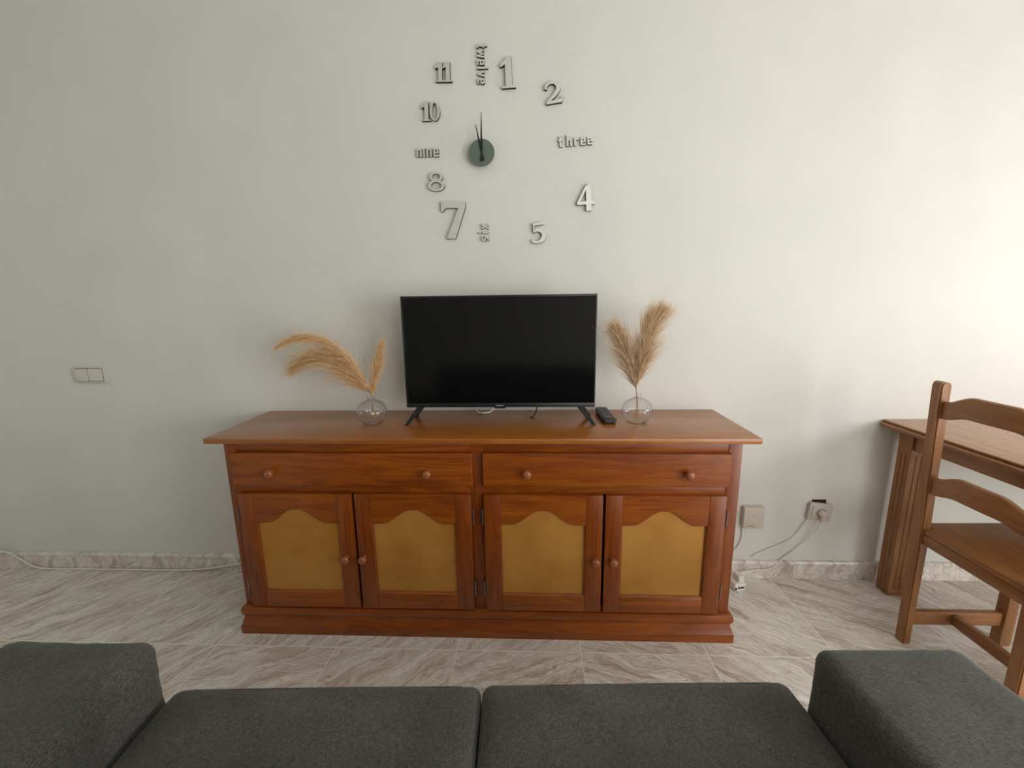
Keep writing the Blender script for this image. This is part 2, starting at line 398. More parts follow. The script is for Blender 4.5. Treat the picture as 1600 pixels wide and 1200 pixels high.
def door(x0, x1, kx, hx, skew=0):
    x0, x1 = sb(x0), sb(x1); z0, z1 = .119, .5765; st = .058; yb, yf = YD, YD-DT
    a, b = x0+st, x1-st; zb = .182; zs = .466; zp = .52
    bm = bmesh.new()
    merge(bm, extr([(x0, z0), (a, z0), (a, z1), (x0, z1)], 1, yf, yb, .0022, 1))
    merge(bm, extr([(b, z0), (x1, z0), (x1, z1), (b, z1)], 1, yf, yb, .0022, 1))
    merge(bm, extr([(a, z0), (b, z0), (b, zb), (a, zb)], 1, yf+.0004, yb, .003, 0))
    # arched rail
    pts = [(a, z1), (a, zs)]
    K = 40
    for i in range(K+1):
        u = -1+2*i/K; au = abs(u); s = 1-min(1, max(0, (au-.06)/.68)); s = s*s*(3-2*s)
        pts.append((a+(b-a)*(u+1)/2, zs+(zp-zs)*s))
    pts += [(b, z1)]
    pts = [pts[0]]+pts[2:]
    bq = bmesh.new()
    # strip quads, so the concave outline triangulates cleanly
    low = pts[1:-1]
    f0 = [bq.verts.new((u, yf+.0004, v)) for u, v in low]; f1 = [bq.verts.new((u, yf+.0004, z1-.0015)) for u, v in low]
    g0 = [bq.verts.new((u, yb, v)) for u, v in low]; g1 = [bq.verts.new((u, yb, z1)) for u, v in low]
    e0 = [bq.verts.new((u, yf+.004, v-.0035)) for u, v in low]
    h1 = [bq.verts.new((u, yf+.0035, z1)) for u, v in low]
    for i in range(K):
        bq.faces.new((f0[i], f0[i+1], f1[i+1], f1[i])); bq.faces.new((e0[i], e0[i+1], f0[i+1], f0[i])); bq.faces.new((g0[i], g0[i+1], e0[i+1], e0[i]))
        bq.faces.new((f1[i], f1[i+1], h1[i+1], h1[i])); bq.faces.new((h1[i], h1[i+1], g1[i+1], g1[i])); bq.faces.new((g1[i], g1[i+1], g0[i+1], g0[i]))
    bmesh.ops.recalc_face_normals(bq, faces=bq.faces)
    for f in bq.faces: f.material_index = 0
    merge(bm, bq)
    # moulded inner lip along stiles and bottom rail
    for q in (extr([(a-.001, yf+.001), (a+.004, yf+.006), (a+.004, yb), (a-.001, yb)], 2, zb, zs+.004, 0, 1), extr([(b+.001, yf+.001), (b-.004, yf+.006), (b-.004, yb), (b+.001, yb)], 2, zb, zs+.004, 0, 1)): merge(bm, q)
    merge(bm, extr([(yf+.001, zb-.001), (yf+.006, zb+.004), (yb, zb+.004), (yb, zb-.001)], 0, a, b, 0, 0))
    d = part('door', bm, [W_X, W_Z], sm=25)
    p = obj('panel', B_(a-.004, b+.004, yb-.0075, yb-.0025, zb-.002, zp+.005), PANEL, d)
    knob(d, sb(kx), yf, .330)
    for z in (.492, .206): hinge(d, sb(hx), z)
    if skew: d.rotation_euler = (0, skew, 0); d.location = (0, 0, 0)
    return d
door(-1.060, -.641, -.677, -1.0665)
door(-.632, -.212, -.612, -.2065)
door(-.167, .251, .228, -.1725 + .0)
door(.260, .672, .290, .6785)

# ---------------------------------------------------------------- television
TV = thing('television', 'black flat-screen television on two splayed feet standing on the sideboard', 'television', (-.118, -.185, H))
bm = B_(-.3635, .3635, .0, .028, .058, .482, .004, 0)
box(bm, -.22, .22, .028, .066, .09, .36, .012)
cab = obj('casing', bm, BLK, TV, smooth=40)
bm = bmesh.new()
for a in ((-.3635, .3635, .474, .482), (-.3635, .3635, .058, .0745), (-.3635, -.3565, .0745, .474), (.3565, .3635, .0745, .474)): box(bm, a[0], a[1], -.004, .0, a[2], a[3], .0012)
bm2 = extr([(-.024, .058), (.024, .058), (.019, .0525), (-.019, .0525)], 1, -.0035, .006, .001); merge(bm, bm2)
obj('bezel', bm, BLK, TV, smooth=40)
obj('screen', B_(-.3565, .3565, -.0022, -.0002, .0745, .474), SCREEN, TV)
def textmesh(s, size, ext, xs=1.0, off=0, spacing=1.0):
    cu = bpy.data.curves.new('t', 'FONT'); cu.body = s; cu.size = size; cu.extrude = ext; cu.offset = off; cu.space_character = spacing; cu.align_x = 'CENTER'; cu.resolution_u = 6
    o = bpy.data.objects.new('t', cu); C.objects.link(o); bpy.context.view_layer.update()
    me = bpy.data.meshes.new_from_object(o.evaluated_get(bpy.context.evaluated_depsgraph_get())); bpy.data.objects.remove(o)
    bm = bmesh.new(); bm.from_mesh(me); bpy.data.meshes.remove(me)
    bm.transform(Matrix.Rotation(PI/2, 4, 'X') @ Matrix.Diagonal((xs, 1, 1, 1)))
    return bm
# small silver maker's mark on the lower bezel: a little flag and a line of illegible strokes
bm = extr([(-.0165, .0640), (-.0115, .0680), (-.0100, .0640), (-.0125, .0625)], 1, -.0046, -.0038)
xx = -.0085
for wv_ in (.0022, .0030, .0026, .0030, .0022, .0034, .0026, .0024, .0028): 
    box(bm, xx, xx+wv_-.0006, -.0046, -.0038, .0630, .0666); xx += wv_
obj('maker_mark', bm, PRINT, TV)
for s in (-1, 1):
    # splayed V foot, front and rear prong
    bm = bmesh.new()
    for dy in (-1, 1):
        xb = .353 if s > 0 else -.353
        top = [(s*.292, .062), (s*.322, .062)]; bot = [(s*.347, .0), (s*.362, .0)]
        ya, yb2 = .012+dy*.006, (-.052 if dy < 0 else .095)
        vs_ = []
        for (x, z), y in ((top[0], ya), (top[1], ya), (bot[1], yb2), (bot[0], yb2)):
            vs_.append((x, y, z))
        t = .0065
        v1 = [bm.verts.new((x, y-t, z)) for x, y, z in vs_]; v2 = [bm.verts.new((x, y+t, z)) for x, y, z in vs_]
        fs = [bm.faces.new(v1), bm.faces.new(v2[::-1])]+[bm.faces.new((v1[i], v2[i], v2[(i+1) % 4], v1[(i+1) % 4])) for i in range(4)]
    bmesh.ops.recalc_face_normals(bm, faces=bm.faces)
    bmesh.ops.bevel(bm, geom=list(bm.edges), offset=.0015, segments=2, affect='EDGES')
    obj('foot', bm, BLK, TV, smooth=40)

# ---------------------------------------------------------------- remote
RM = thing('remote_control', 'black remote control lying on the sideboard right of the television', 'remote control', (.296, -.134, H), math.radians(1.5))
bm = rbox(.050, .192, .022, .009, 8); obj('body', bm, RUB, RM, smooth=180)
for i in range(3):
    for j in range(8):
        x = -.0125+i*.0125; y = -.038+j*.0145
        bm = B_(x-.0036, x+.0036, y-.0028, y+.0028, .0215, .0235, .001); obj('key', bm, KEY, RM)
bm = bmesh.new(); xx = -.011
for wv_ in (.003, .0025, .0035, .003, .0025, .0035, .003): box(bm, xx, xx+wv_-.0007, -.0605, -.0560, .0219, .0223); xx += wv_
obj('printed_mark', bm, PRINT, RM)

# ---------------------------------------------------------------- vases and pampas grass
def vase(label, x, y, R=.0585, neck=.112):
    V = thing('bubble_vase', label, 'vase', (x, y, H), 0, 'ribbed round glass vases')
    def pr(off):
        P = []; r0 = R-off
        P.append((0, off*1.6)); P.append((.034-off, off*1.6))
        for i in range(1, 17):
            a = -PI/2+.66+(PI-.66-.24)*i/16
            P.append((r0*math.cos(a), .0465+(r0*.86)*math.sin(a)))
        P += [(.0125-off*.4, .0985), (.0125-off*.4, .1035), (.0145-off*.6, neck-.004)]
        return P
    n = 64; outer = pr(0); outer[0] = (0, 0); outer[1] = (.034, 0); inner = pr(.0022)
    prof = outer+[(.0152, neck-.0015), (.0145, neck), (.0135, neck-.0015)]+inner[::-1]
    bm = bmesh.new(); rings = []
    for k, (r, z) in enumerate(prof):
        if r < 1e-6: rings.append([bm.verts.new((0, 0, z))]); continue
        amp = .06 if .008 < z < .09 else 0
        if k > len(outer)+2: amp *= .2
        rings.append([bm.verts.new((r*(1-amp*abs(math.cos(6*PI*i*2/n))**6)*math.cos(2*PI*i/n), r*(1-amp*abs(math.cos(6*PI*i*2/n))**6)*math.sin(2*PI*i/n), z)) for i in range(n)])
    for a, b in zip(rings, rings[1:]):
        for i in range(n):
            j = (i+1) % n
            if len(a) == 1: bm.faces.new((a[0], b[j], b[i]))
            elif len(b) == 1: bm.faces.new((a[i], a[j], b[0]))
            else: bm.faces.new((a[i], a[j], b[j], b[i]))
    bmesh.ops.recalc_face_normals(bm, faces=bm.faces)
    obj('bowl', bm, GLASS, V, smooth=180)
    # a ring of thicker glass at the foot
    return V
VL = (-.612, -.212); VR = (.403, -.2)
vase('round clear glass vase left of the television, holding a long drooping plume', *VL)
vase('round clear glass vase right of the television and remote, holding upright plumes', *VR)

def plume(label, base, path, t0, n, ln, spread, bias, m, group, fall=0, w=.0007, seed=1, thin=.5):
    """path: stem points; the plume covers t0..1 of it. bias: a direction the hairs sweep towards."""
    rnd = random.Random(seed); pts = catmull(path, 12); L = len(pts)-1
    T = thing('pampas_grass_stem', label, 'dried grass', base, 0, group)
    b = Vector(base); pts = [p-b for p in pts]
    obj('stem', tube([tuple(p) for p in pts[::2]], .0016, 6, 0, .35), STEM, T, smooth=180)
    V = []; F = []; bias = Vector(bias); w *= .8
    for i in range(n):
        t = t0+(1-t0)*(rnd.random()**1.15); x = t*L; k = min(int(x), L-1); p = pts[k].lerp(pts[k+1], x-k)
        tg = (pts[min(k+2, L)]-pts[max(k-1, 0)]).normalized()
        s = (t-t0)/(1-t0); env = min(1, .25+s*3)*max(0, 1-s)**.45
        rv = Vector((rnd.gauss(0, 1), rnd.gauss(0, .6), rnd.gauss(0, 1))); rv = (rv-rv.dot(tg)*tg)
        if rv.length > 0: rv.normalize()
        d = (tg+(rv*spread*(.25+.9*rnd.random())+bias*(.3+.7*rnd.random()))*(.4+.6*env)).normalized()
        l = ln*(.35+.65*env)*(.35+.85*rnd.random())
        if rnd.random() < .10: l *= 1.4; d = (d+rv*.25+bias*.3).normalized()
        side = d.cross(Vector((rnd.gauss(0, 1), rnd.gauss(0, 1), rnd.gauss(0, 1)))).normalized(); s2 = d.cross(side)
        prev = None; ww = w*(.6+.8*rnd.random()); S = 4; q = p.copy(); dd = d.copy()
        for j in range(S+1):
            r = ww*(1-j/S*.85)*(1.0 if j else .6)
            base_i = len(V)
            for a in range(3):
                an = 2*PI*a/3; v = q+r*(math.cos(an)*side+math.sin(an)*s2); V.append(tuple(v))
            if prev is not None:
                for a in range(3): F.append((prev+a, prev+(a+1) % 3, base_i+(a+1) % 3, base_i+a))
            prev = base_i
            dd = (dd+tg*.03+Vector((0, 0, -fall))+Vector((rnd.gauss(0, 1), rnd.gauss(0, 1), rnd.gauss(0, 1)))*.09).normalized()
            q = q+dd*l/S
    obj('plume', (V, [], F), m, T)
    return T
z0 = H+.004
def P3(x, y, z): return (x, y, z)
bL = (VL[0]+.004, VL[1], z0+.02)
plume('long golden pampas plume, upper of the two arching left', bL, [bL, (-.607, -.212, .885), (-.63, -.215, .95), (-.683, -.22, 1.04), (-.76, -.225, 1.108), (-.85, -.23, 1.128), (-.935, -.235, 1.098)], .27, 1500, .095, .55, (-.25, 0, -.20), PL1, 'pampas stems in the left vase', .10, .0010, 3)
bL2 = (VL[0]-.006, VL[1]+.006, z0+.02)
plume('shorter golden pampas plume drooping left below the longest one', bL2, [bL2, (-.608, -.208, .885), (-.632, -.205, .93), (-.685, -.2, .99), (-.75, -.195, 1.045), (-.83, -.19, 1.05), (-.905, -.185, 1.01)], .25, 2600, .14, .75, (-.55, 0, -.30), PL1, 'pampas stems in the left vase', .06, .0011, 5)
bL3 = (VL[0]+.012, VL[1]-.004, z0+.02)
plume('short upright narrow pampas plume beside the television', bL3, [bL3, (-.606, -.214, .885), (-.598, -.21, .95), (-.582, -.205, 1.01), (-.560, -.2, 1.085)], .28, 1200, .085, .5, (.14, 0, .05), PL1, 'pampas stems in the left vase', .0, .0010, 8)
bR = (VR[0]+.004, VR[1], z0+.008)
plume('tall beige pampas plume leaning right in the right vase', bR, [bR, (.403, -.2, .86), (.396, -.2, .93), (.405, -.2, 1.0), (.420, -.2, 1.09), (.437, -.2, 1.15), (.462, -.2, 1.185)], .33, 3600, .125, .8, (.26, 0, .08), PL2, 'pampas stems in the right vase', .0, .0011, 11)
bR2 = (VR[0]-.006, VR[1]+.004, z0+.008)
plume('beige pampas plume with hairs sweeping left towards the television', bR2, [bR2, (.401, -.198, .86), (.394, -.196, .93), (.380, -.194, 1.0), (.352, -.19, 1.075), (.325, -.188, 1.13)], .36, 2900, .12,   .72, (-.44, 0, .04), PL2, 'pampas stems in the right vase', .02, .0011, 13)

# ---------------------------------------------------------------- clock
CK = thing('wall_clock', 'round mirrored clock centre, its grey-green reflection painted in, with black hands inside the ring of numerals', 'clock', (-.181, 0, 1.803))
obj('movement', B_(-.028, .028, -.024, 0, -.028, .028, .004), BLK, CK)
bm = lathe([(0, .001), (.0488, .001), (.0493, 0), (.0488, -.002), (0, -.002)], 72, '-Y'); obj('dial_disc', bm, MIR, CK, loc=(0, -.026, 0), smooth=30)
def hand(name, L, tail, w0, w1, wt, y, ang):
    pts = [(-wt, -tail), (wt, -tail), (w0*.6, 0), (w0, .01), (w1, L), (-w1, L), (-w0, .01), (-w0*.6, 0)]
    return obj(name, extr(pts, 1, y-.0006, y+.0006), BLK, CK, rot=(0, ang, 0))
hand('minute_hand', .136, .029, .0042, .0012, .0072, -.036, math.radians(1.2))
hand('hour_hand', .098, .026, .0042, .0012, .0068, -.0335, math.radians(-11.5))
obj('hub', lathe([(0, .006), (.003, .005), (.0035, -.004), (0, -.004)], 16, '-Y'), BLK, CK, loc=(0, -.034, 0), smooth=40)

def ribbon(pts, ws, k=6):
    c = catmull([(x, y, 0) for x, y in pts], k); n = len(c); L = []; R = []
    for i, p in enumerate(c):
        t = (c[min(i+1, n-1)]-c[max(i-1, 0)]).normalized(); nn = Vector((-t.y, t.x, 0))
        f = i/(n-1)*(len(ws)-1); a = int(f); a = min(a, len(ws)-2); w_ = ws[a]+(ws[a+1]-ws[a])*(f-a)
        L.append((p+nn*w_/2)[:2]); R.append((p-nn*w_/2)[:2])
    return [(L[i], L[i+1], R[i+1], R[i]) for i in range(n-1)], L+R[::-1]
def glyph_mesh(shapes, h, wrel, rot, T0=.0065, y0=-.0005, shear=0):
    """shapes: list of ('p',poly) or ('s',pts,widths); units of height, centred; black slab topped by a mirror face"""
    bm = bmesh.new(); T = T0
    def slab(quads, outline):
        fv = {}; bv = {}; nonlocal T
        def gv(d, p, y):
            k = (round(p[0], 6), round(p[1], 6))
            if k not in d: d[k] = bm.verts.new(((p[0]-wrel/2)*h, y, (p[1]-.5)*h))
            return d[k]
        for q in quads:
            try: f = bm.faces.new([gv(fv, p, y0-T) for p in q]); f.material_index = 0
            except ValueError: pass
        n = len(outline); ar = sum(outline[i][0]*outline[(i+1) % n][1]-outline[(i+1) % n][0]*outline[i][1] for i in range(n)); sg = 1 if ar > 0 else -1
        O2 = []
        for i in range(n):   # the foam backing stands a hair proud of the mirror face
            a_, b_ = Vector(outline[i-1]), Vector(outline[(i+1) % n]); t = (b_-a_); t = t.normalized() if t.length > 1e-9 else Vector((1, 0))
            O2.append((outline[i][0]+sg*t.y*.0011/h, outline[i][1]-sg*t.x*.0011/h))
        for i in range(n):
            p, q = outline[i], outline[(i+1) % n]
            a, b = gv(fv, p, y0-T), gv(fv, q, y0-T); c, d = gv(bv, O2[(i+1) % n], y0), gv(bv, O2[i], y0)
            if a is b: continue
            try: f = bm.faces.new((a, b, c, d)); f.material_index = 1
            except ValueError: pass
    for k_, s in enumerate(shapes):
        T = T0+k_*.00025
        if s[0] == 'p': slab([s[1]], s[1])
        else: slab(*ribbon(s[1], s[2]))
    bmesh.ops.recalc_face_normals(bm, faces=bm.faces)
    for f in bm.faces:
        if f.material_index == 0 and f.normal.y > 0: f.normal_flip()
    bm.transform(Matrix.Rotation(rot, 4, 'Y'))
    return bm
def one(dx=0): return [('p', [(dx+.03, .0), (dx+.52, .0), (dx+.52, .055), (dx+.40, .075), (dx+.40, 1.0), (dx+.30, 1.0), (dx+.17, .93), (dx+.17, .075), (dx+.03, .055)]), ('p', [(dx+.30, 1.0), (dx+.0, .76), (dx+.0, .68), (dx+.05, .68), (dx+.19, .77), (dx+.19, .9)])]
def loop(cx, cy, rx, ry, w1, w2):
    K = 28; sh = []
    P = [[((cx+a*math.cos(2*PI*i/K)), (cy+b*math.sin(2*PI*i/K))) for i in range(K)] for a, b in ((rx, ry), (rx-w1, ry-w2))]
    return ('ring', P)
def num(label, cx, cz, h, wrel, shapes, rot_deg, T=.011):
    rings = [s for s in shapes if s[0] == 'ring']; others = [s for s in shapes if s[0] != 'ring']
    bm = glyph_mesh(others, h, wrel, 0, T)
    for _, (O, I) in rings:
        T += .0003
        K = len(O); y0 = -.0005; P = lambda p, y: bm.verts.new(((p[0]-wrel/2)*h, y, (p[1]-.5)*h))
        of = [P(p, y0-T) for p in O]; nf = [P(p, y0-T) for p in I]; ob = [P(p, y0) for p in O]; ib = [P(p, y0) for p in I]
        for i in range(K):
            j = (i+1) % K
            f = bm.faces.new((of[i], of[j], nf[j], nf[i])); f.material_index = 0
            f.normal_update()
            if f.normal.y > 0: f.normal_flip()
            for q in ((ob[i], ob[j], of[j], of[i]), (nf[i], nf[j], ib[j], ib[i])): g = bm.faces.new(q); g.material_index = 1
    bm.transform(Matrix.Rotation(-math.radians(rot_deg), 4, 'Y'))
    o = obj('clock_numeral', bm, [SILV, EDGE], loc=(cx, 0, cz)); tag(o, label, 'clock numeral', 'clock numerals stuck on the wall'); return o
G = {
 '1': (.52, one()),
 '11': (.95, one(0)+one(.43)),
 '10': (1.08, one(0)+[loop(.78, .5, .30, .51, .155, .075)]),
 '2': (.98, [('s', [(.07, .70), (.13, .87), (.33, .975), (.58, .955), (.73, .80), (.70, .60), (.50, .38), (.25, .20), (.08, .07)], [.13, .14, .11, .14, .22, .24, .20, .16, .13, .13]),
             ('p', [(.03, .0), (.86, .0), (.97, .26), (.91, .26), (.82, .17), (.62, .15), (.18, .13), (.03, .06)])]),
 '4': (.70, [('p', [(.36, 0), (.56, 0), (.56, 1), (.45, 1), (.36, .9)]), ('p', [(.37, .99), (.37, .80), (.11, .33), (.0, .33)]), ('p', [(0, .24), (.70, .24), (.70, .33), (.60, .37), (0, .36)])]),
 '5': (.76, [('p', [(.13, .97), (.70, 1.0), (.70, .86), (.13, .84)]), ('p', [(.13, .95), (.13, .55), (.19, .55), (.19, .86)]), ('s', [(.14, .55), (.35, .62), (.58, .52), (.66, .33), (.55, .12), (.33, .03), (.10, .07), (.02, .14)], [.10, .14, .19, .23, .21, .12, .12, .15])]),
 '7': (.70, [('p', [(.0, .90), (.0, 1.0), (.69, 1.0), (.69, .89), (.66, .83), (.1, .83)]), ('p', [(.0, 1.0), (.0, .74), (.05, .72), (.09, .79), (.16, .83), (.16, .95)]), ('p', [(.50, .86), (.69, .93), (.69, .86), (.40, .0), (.14, .0), (.16, .04)])]),
 '8': (.94, [loop(.47, .745, .385, .255, .175, .10), loop(.47, .29, .47, .29, .19, .105)]),
}
for k, lab, cx, cz, h, rot in (
    ('1', 'large silver numeral 1, right of the word twelve', -.0775, 2.081, .106, 2.0),
    ('2', 'silver numeral 2, tilted, between the 1 and the word three', .0945, 2.0075, .072, 7),
    ('4', 'silver numeral 4 below the word three', .219, 1.636, .098, 2),
    ('5', 'silver numeral 5 at the lower right of the clock ring', .035, 1.511, .077, 6),
    ('7', 'largest silver numeral, the 7 at the lower left', -.301, 1.563, .140, -1.5),
    ('8', 'silver numeral 8 above the 7', -.3635, 1.7085, .071, -1),
    ('10', 'silver numeral 10 above the word nine', -.373, 1.958, .0655, -1),
    ('11', 'silver numeral 11 at the upper left, beside the word twelve', -.318, 2.090, .066, -1)):
    wrel, sh = G[k]; num(lab, cx, cz, h, wrel, sh, rot)
t_ = .25
def R4(a, b, c, d): return ('p', [(a, c), (b, c), (b, d), (a, d)])
LET = {
 'n': (.72, [R4(0, t_, 0, 1), R4(0, .64, .78, 1), R4(.72-t_, .72, 0, .93)]),
 'i': (t_, [R4(0, t_, 0, 1)]),
 'j': (t_, [R4(0, t_, 0, .9), R4(.05, t_-.05, 1.02, 1.5)]),
 'e': (.70, [R4(0, t_, .06, .94), R4(.05, .65, .80, 1), R4(0, .70, .40, .58), R4(.70-t_, .70, .45, .93), R4(.05, .68, 0, .2)]),
 'h': (.72, [R4(0, t_, 0, 1.5), R4(0, .64, .78, 1), R4(.72-t_, .72, 0, .93)]),
 'r': (.58, [R4(0, t_, 0, 1), R4(0, .58, .76, 1)]),
 't': (.52, [R4(.10, .10+t_, .1, 1.4), R4(-.06, .52, .78, 1.0), R4(.14, .52, 0, .22)]),
 'w': (1.1, [('p', [(0, 1), (.24, 1), (.40, 0), (.20, 0)]), ('p', [(.20, 0), (.40, 0), (.62, .95), (.48, .95)]), ('p', [(.48, .95), (.62, .95), (.90, 0), (.70, 0)]), ('p', [(.70, 0), (.90, 0), (1.1, 1), (.88, 1)])]),
 'v': (.78, [('p', [(0, 1), (.25, 1), (.50, 0), (.28, 0)]), ('p', [(.28, 0), (.50, 0), (.78, 1), (.54, 1)])]),
 'l': (t_, [R4(0, t_, 0, 1.5)]),
 's': (.66, [R4(.04, .66, .80, 1), R4(0, t_, .48, .95), R4(.04, .62, .40, .60), R4(.66-t_, .66, .06, .52), R4(0, .62, 0, .2)]),
 'x': (.76, [('p', [(0, 1), (.24, 1), (.76, 0), (.52, 0)]), ('p', [(.52, 1), (.76, 1), (.24, 0), (0, 0)])]),
}
def word(text, label, cx, cz, xh, xs_list, rot_deg, lw, rots=None):
    """letters stuck side by side; xs_list: centre positions along the word"""
    W = thing('clock_word', label, 'clock word', (cx, 0, cz), 0, 'clock words stuck on the wall')
    for k, (ch, px) in enumerate(zip(text, xs_list)):
        wr, sh = LET[ch]; bm = glyph_mesh(sh, xh, wr, 0, .0075)
        bm.transform(Matrix.Rotation(-math.radians(rot_deg), 4, 'Y') @ Matrix.Translation((px, 0, 0)))
        obj('letter', bm, [SILV, EDGE], W)
word('twelve', 'vertical silver word twelve reading downwards at the top', -.178, 2.113, .027, [-.060, -.034, -.006, .013, .033, .057], -90, 1)
word('three', 'silver word three with its t set apart, at the right', .181, 1.837, .027, [-.061, -.028, -.001, .024, .050], 3, 1)
word('sjx', 'small vertical silver word six reading upwards at the bottom', -.177, 1.517, .028, [-.025, -.002, .021], 90, 1)
word('nine', 'silver word nine at the left, above the 8', -.392, 1.8145, .030, [-.034, -.015, .005, .032], 0, 1)

# ---------------------------------------------------------------- light switch
SW = thing('light_switch', 'white double rocker light switch on the left of the wall', 'light switch', (-1.946, 0, .952))
def rrect(w_, h_, r, k=5):
    P = []
    for cx, cy, a0 in ((w_/2-r, h_/2-r, 0), (-w_/2+r, h_/2-r, PI/2), (-w_/2+r, -h_/2+r, PI), (w_/2-r, -h_/2+r, 1.5*PI)):
        for i in range(k+1): a = a0+PI/2*i/k; P.append((cx+r*math.cos(a), cy+r*math.sin(a)))
    return P
obj('frame', extr(rrect(.158, .078, .012), 1, -.0095, 0, .003), CREAM, SW, smooth=40)
obj('gap', extr(rrect(.130, .060, .006), 1, -.0100, -.009), DKHOLE, SW)
for s in (-1, 1):
    obj('rocker', extr(rrect(.062, .056, .005), 1, -.0155, -.0095, .0018), CREAM, SW, loc=(s*.0322, 0, 0), rot=(0, 0, s*.03), smooth=40)

# ---------------------------------------------------------------- junction box, socket, cables
JB = thing('junction_box', 'square white surface box on the wall beside the sideboard', 'junction box', (.972, 0, .301))
obj('cover', extr(rrect(.088, .100, .004), 1, -.026, 0, .002), IVORY, JB, smooth=40)
obj('indicator', lathe([(0, .001), (.0022, .0008), (.0024, 0), (0, 0)], 12, '-Y'), DKHOLE, JB, loc=(.003, -.026, .008))
bm = bmesh.new(); xx = -.026
for i, wv_ in enumerate((.004, .003, .004, .003, .004, .003, .004, .003, .004)): box(bm, xx, xx+wv_-.0004, -.0265, -.0258, -.0395, -.0368); xx += wv_
obj('printed_line', bm, mat('grey_print', (.16, .13, .11), .6), JB)
tag(obj('junction_cable', tube([(.928, -.008, .262), (.936, -.007, .24), (.938, -.007, .20), (.930, -.007, .165), (.91, -.008, .135), (.88, -.012, .10)], .0028), CABLE, smooth=180), 'thin cable dropping from the square wall box behind the sideboard', 'cable', 'white cables')
tag(obj('wall_recess', B_(1.225, 1.285, -.0012, 0, .33, .378), DKHOLE), 'dark open back box in the wall showing above the loose socket', 'wall box')
SO = thing('wall_socket', 'loose ivory power socket tilted clockwise in front of its dark wall hole', 'socket', (1.254, -.002, .327))
tilt = Matrix.Rotation(math.radians(7), 4, 'Y')
def tl(bm): bm.transform(tilt); return bm
obj('frame', tl(extr(rrect(.098, .080, .011), 1, -.019, -.002, .0035)), IVORY, SO, smooth=40)
obj('insert', tl(extr(rrect(.078, .062, .007), 1, -.0225, -.018, .002)), IVORY, SO, smooth=40)
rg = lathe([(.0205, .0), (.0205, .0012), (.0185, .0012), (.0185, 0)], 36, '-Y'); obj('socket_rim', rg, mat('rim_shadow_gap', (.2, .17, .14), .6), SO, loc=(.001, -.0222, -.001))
PG = thing('power_plug', 'ivory plug with its cord pushed into the loose socket', 'plug', (1.255, -.0246, .326))
obj('plug_body', lathe([(0, .02), (.010, .0195), (.0145, .016), (.0165, .008), (.0172, 0), (0, 0)], 28, '-Y'), IVORY, PG, smooth=45)
obj('grip', rbox(.016, .018, .034, .006, 6), IVORY, PG, loc=(-.004, -.015, -.033), smooth=180)
obj('cord', tube([(-.005, -.015, -.028), (-.008, -.012, -.05), (-.022, .0, -.095), (-.045, .012, -.142), (-.09, .014, -.19), (-.135, .014, -.232), (-.165, .010, -.262), (-.20, .006, -.276), (-.25, .002, -.278), (-.305, -.004, -.285), (-.345, -.012, -.296), (-.385, -.02, -.30)], .0032), CABLE, PG, smooth=180)
tag(obj('loose_cable', tube([(1.213, -.012, .298), (1.203, -.006, .275), (1.185, -.005, .24), (1.163, -.005, .205), (1.135, -.006, .18), (1.09, -.006, .158), (1.05, -.006, .138), (1.01, -.007, .118), (.99, -.017, .104)], .0028), CABLE, smooth=180), 'thin cable running from the left edge of the tilted socket down the wall', 'cable', 'white cables')
EX = thing('plug_adapter', 'white plug adapter block on the floor at the right rear foot of the sideboard', 'adapter', (.896, -.075, 0), math.radians(8))
obj('housing', rbox(.052, .06, .036, .006, 6), WHITE, EX, smooth=180)
obj('side_plug', rbox(.026, .045, .03, .006, 6), WHITE, EX, loc=(.008, .0, .034), smooth=180)
obj('slot', B_(-.012, .018, -.0308, -.0296, .014, .021), DKHOLE, EX)
obj('slot', B_(-.024, -.016, -.0308, -.0296, .008, .018), DKHOLE, EX)
obj('cord', tube([(.0, .018, .05), (-.004, .03, .072), (-.012, .036, .084), (-.03, .036, .08), (-.06, .03, .06)], .0035), CABLE, EX, smooth=180)
tag(obj('floor_cable', tube([(-2.62, -.012, .10), (-2.52, -.019, .085), (-2.47, -.018, .05), (-2.41, -.019, .014), (-2.34, -.019, .004), (-2.15, -.019, .0045), (-1.94, -.02, .005), (-1.75, -.019, .0045), (-1.64, -.019, .006), (-1.55, -.018, .014), (-1.47, -.018, .027), (-1.36, -.018, .046), (-1.20, -.018, .06)], .0046), CABLE, smooth=180), 'white cable lying along the skirting left of the sideboard', 'cable', 'white cables')
# cable and plug behind the television
tag(obj('aerial_cable', tube([(-.235, -.03, H+.012), (-.22, -.055, H+.004), (-.195, -.066, H+.0035), (-.17, -.055, H+.005), (-.155, -.03, H+.012)], .0032), CABLE, smooth=180), 'loop of white cable behind and under the television', 'cable', 'white cables')
tag(obj('power_lead', tube([(.035, -.075, H+.10), (.032, -.08, H+.06), (.022, -.10, H+.02), (.012, -.115, H+.0028), (.0, -.13, H+.0028)], .0024), BLK, smooth=180), 'thin black lead hanging behind the television', 'cable')

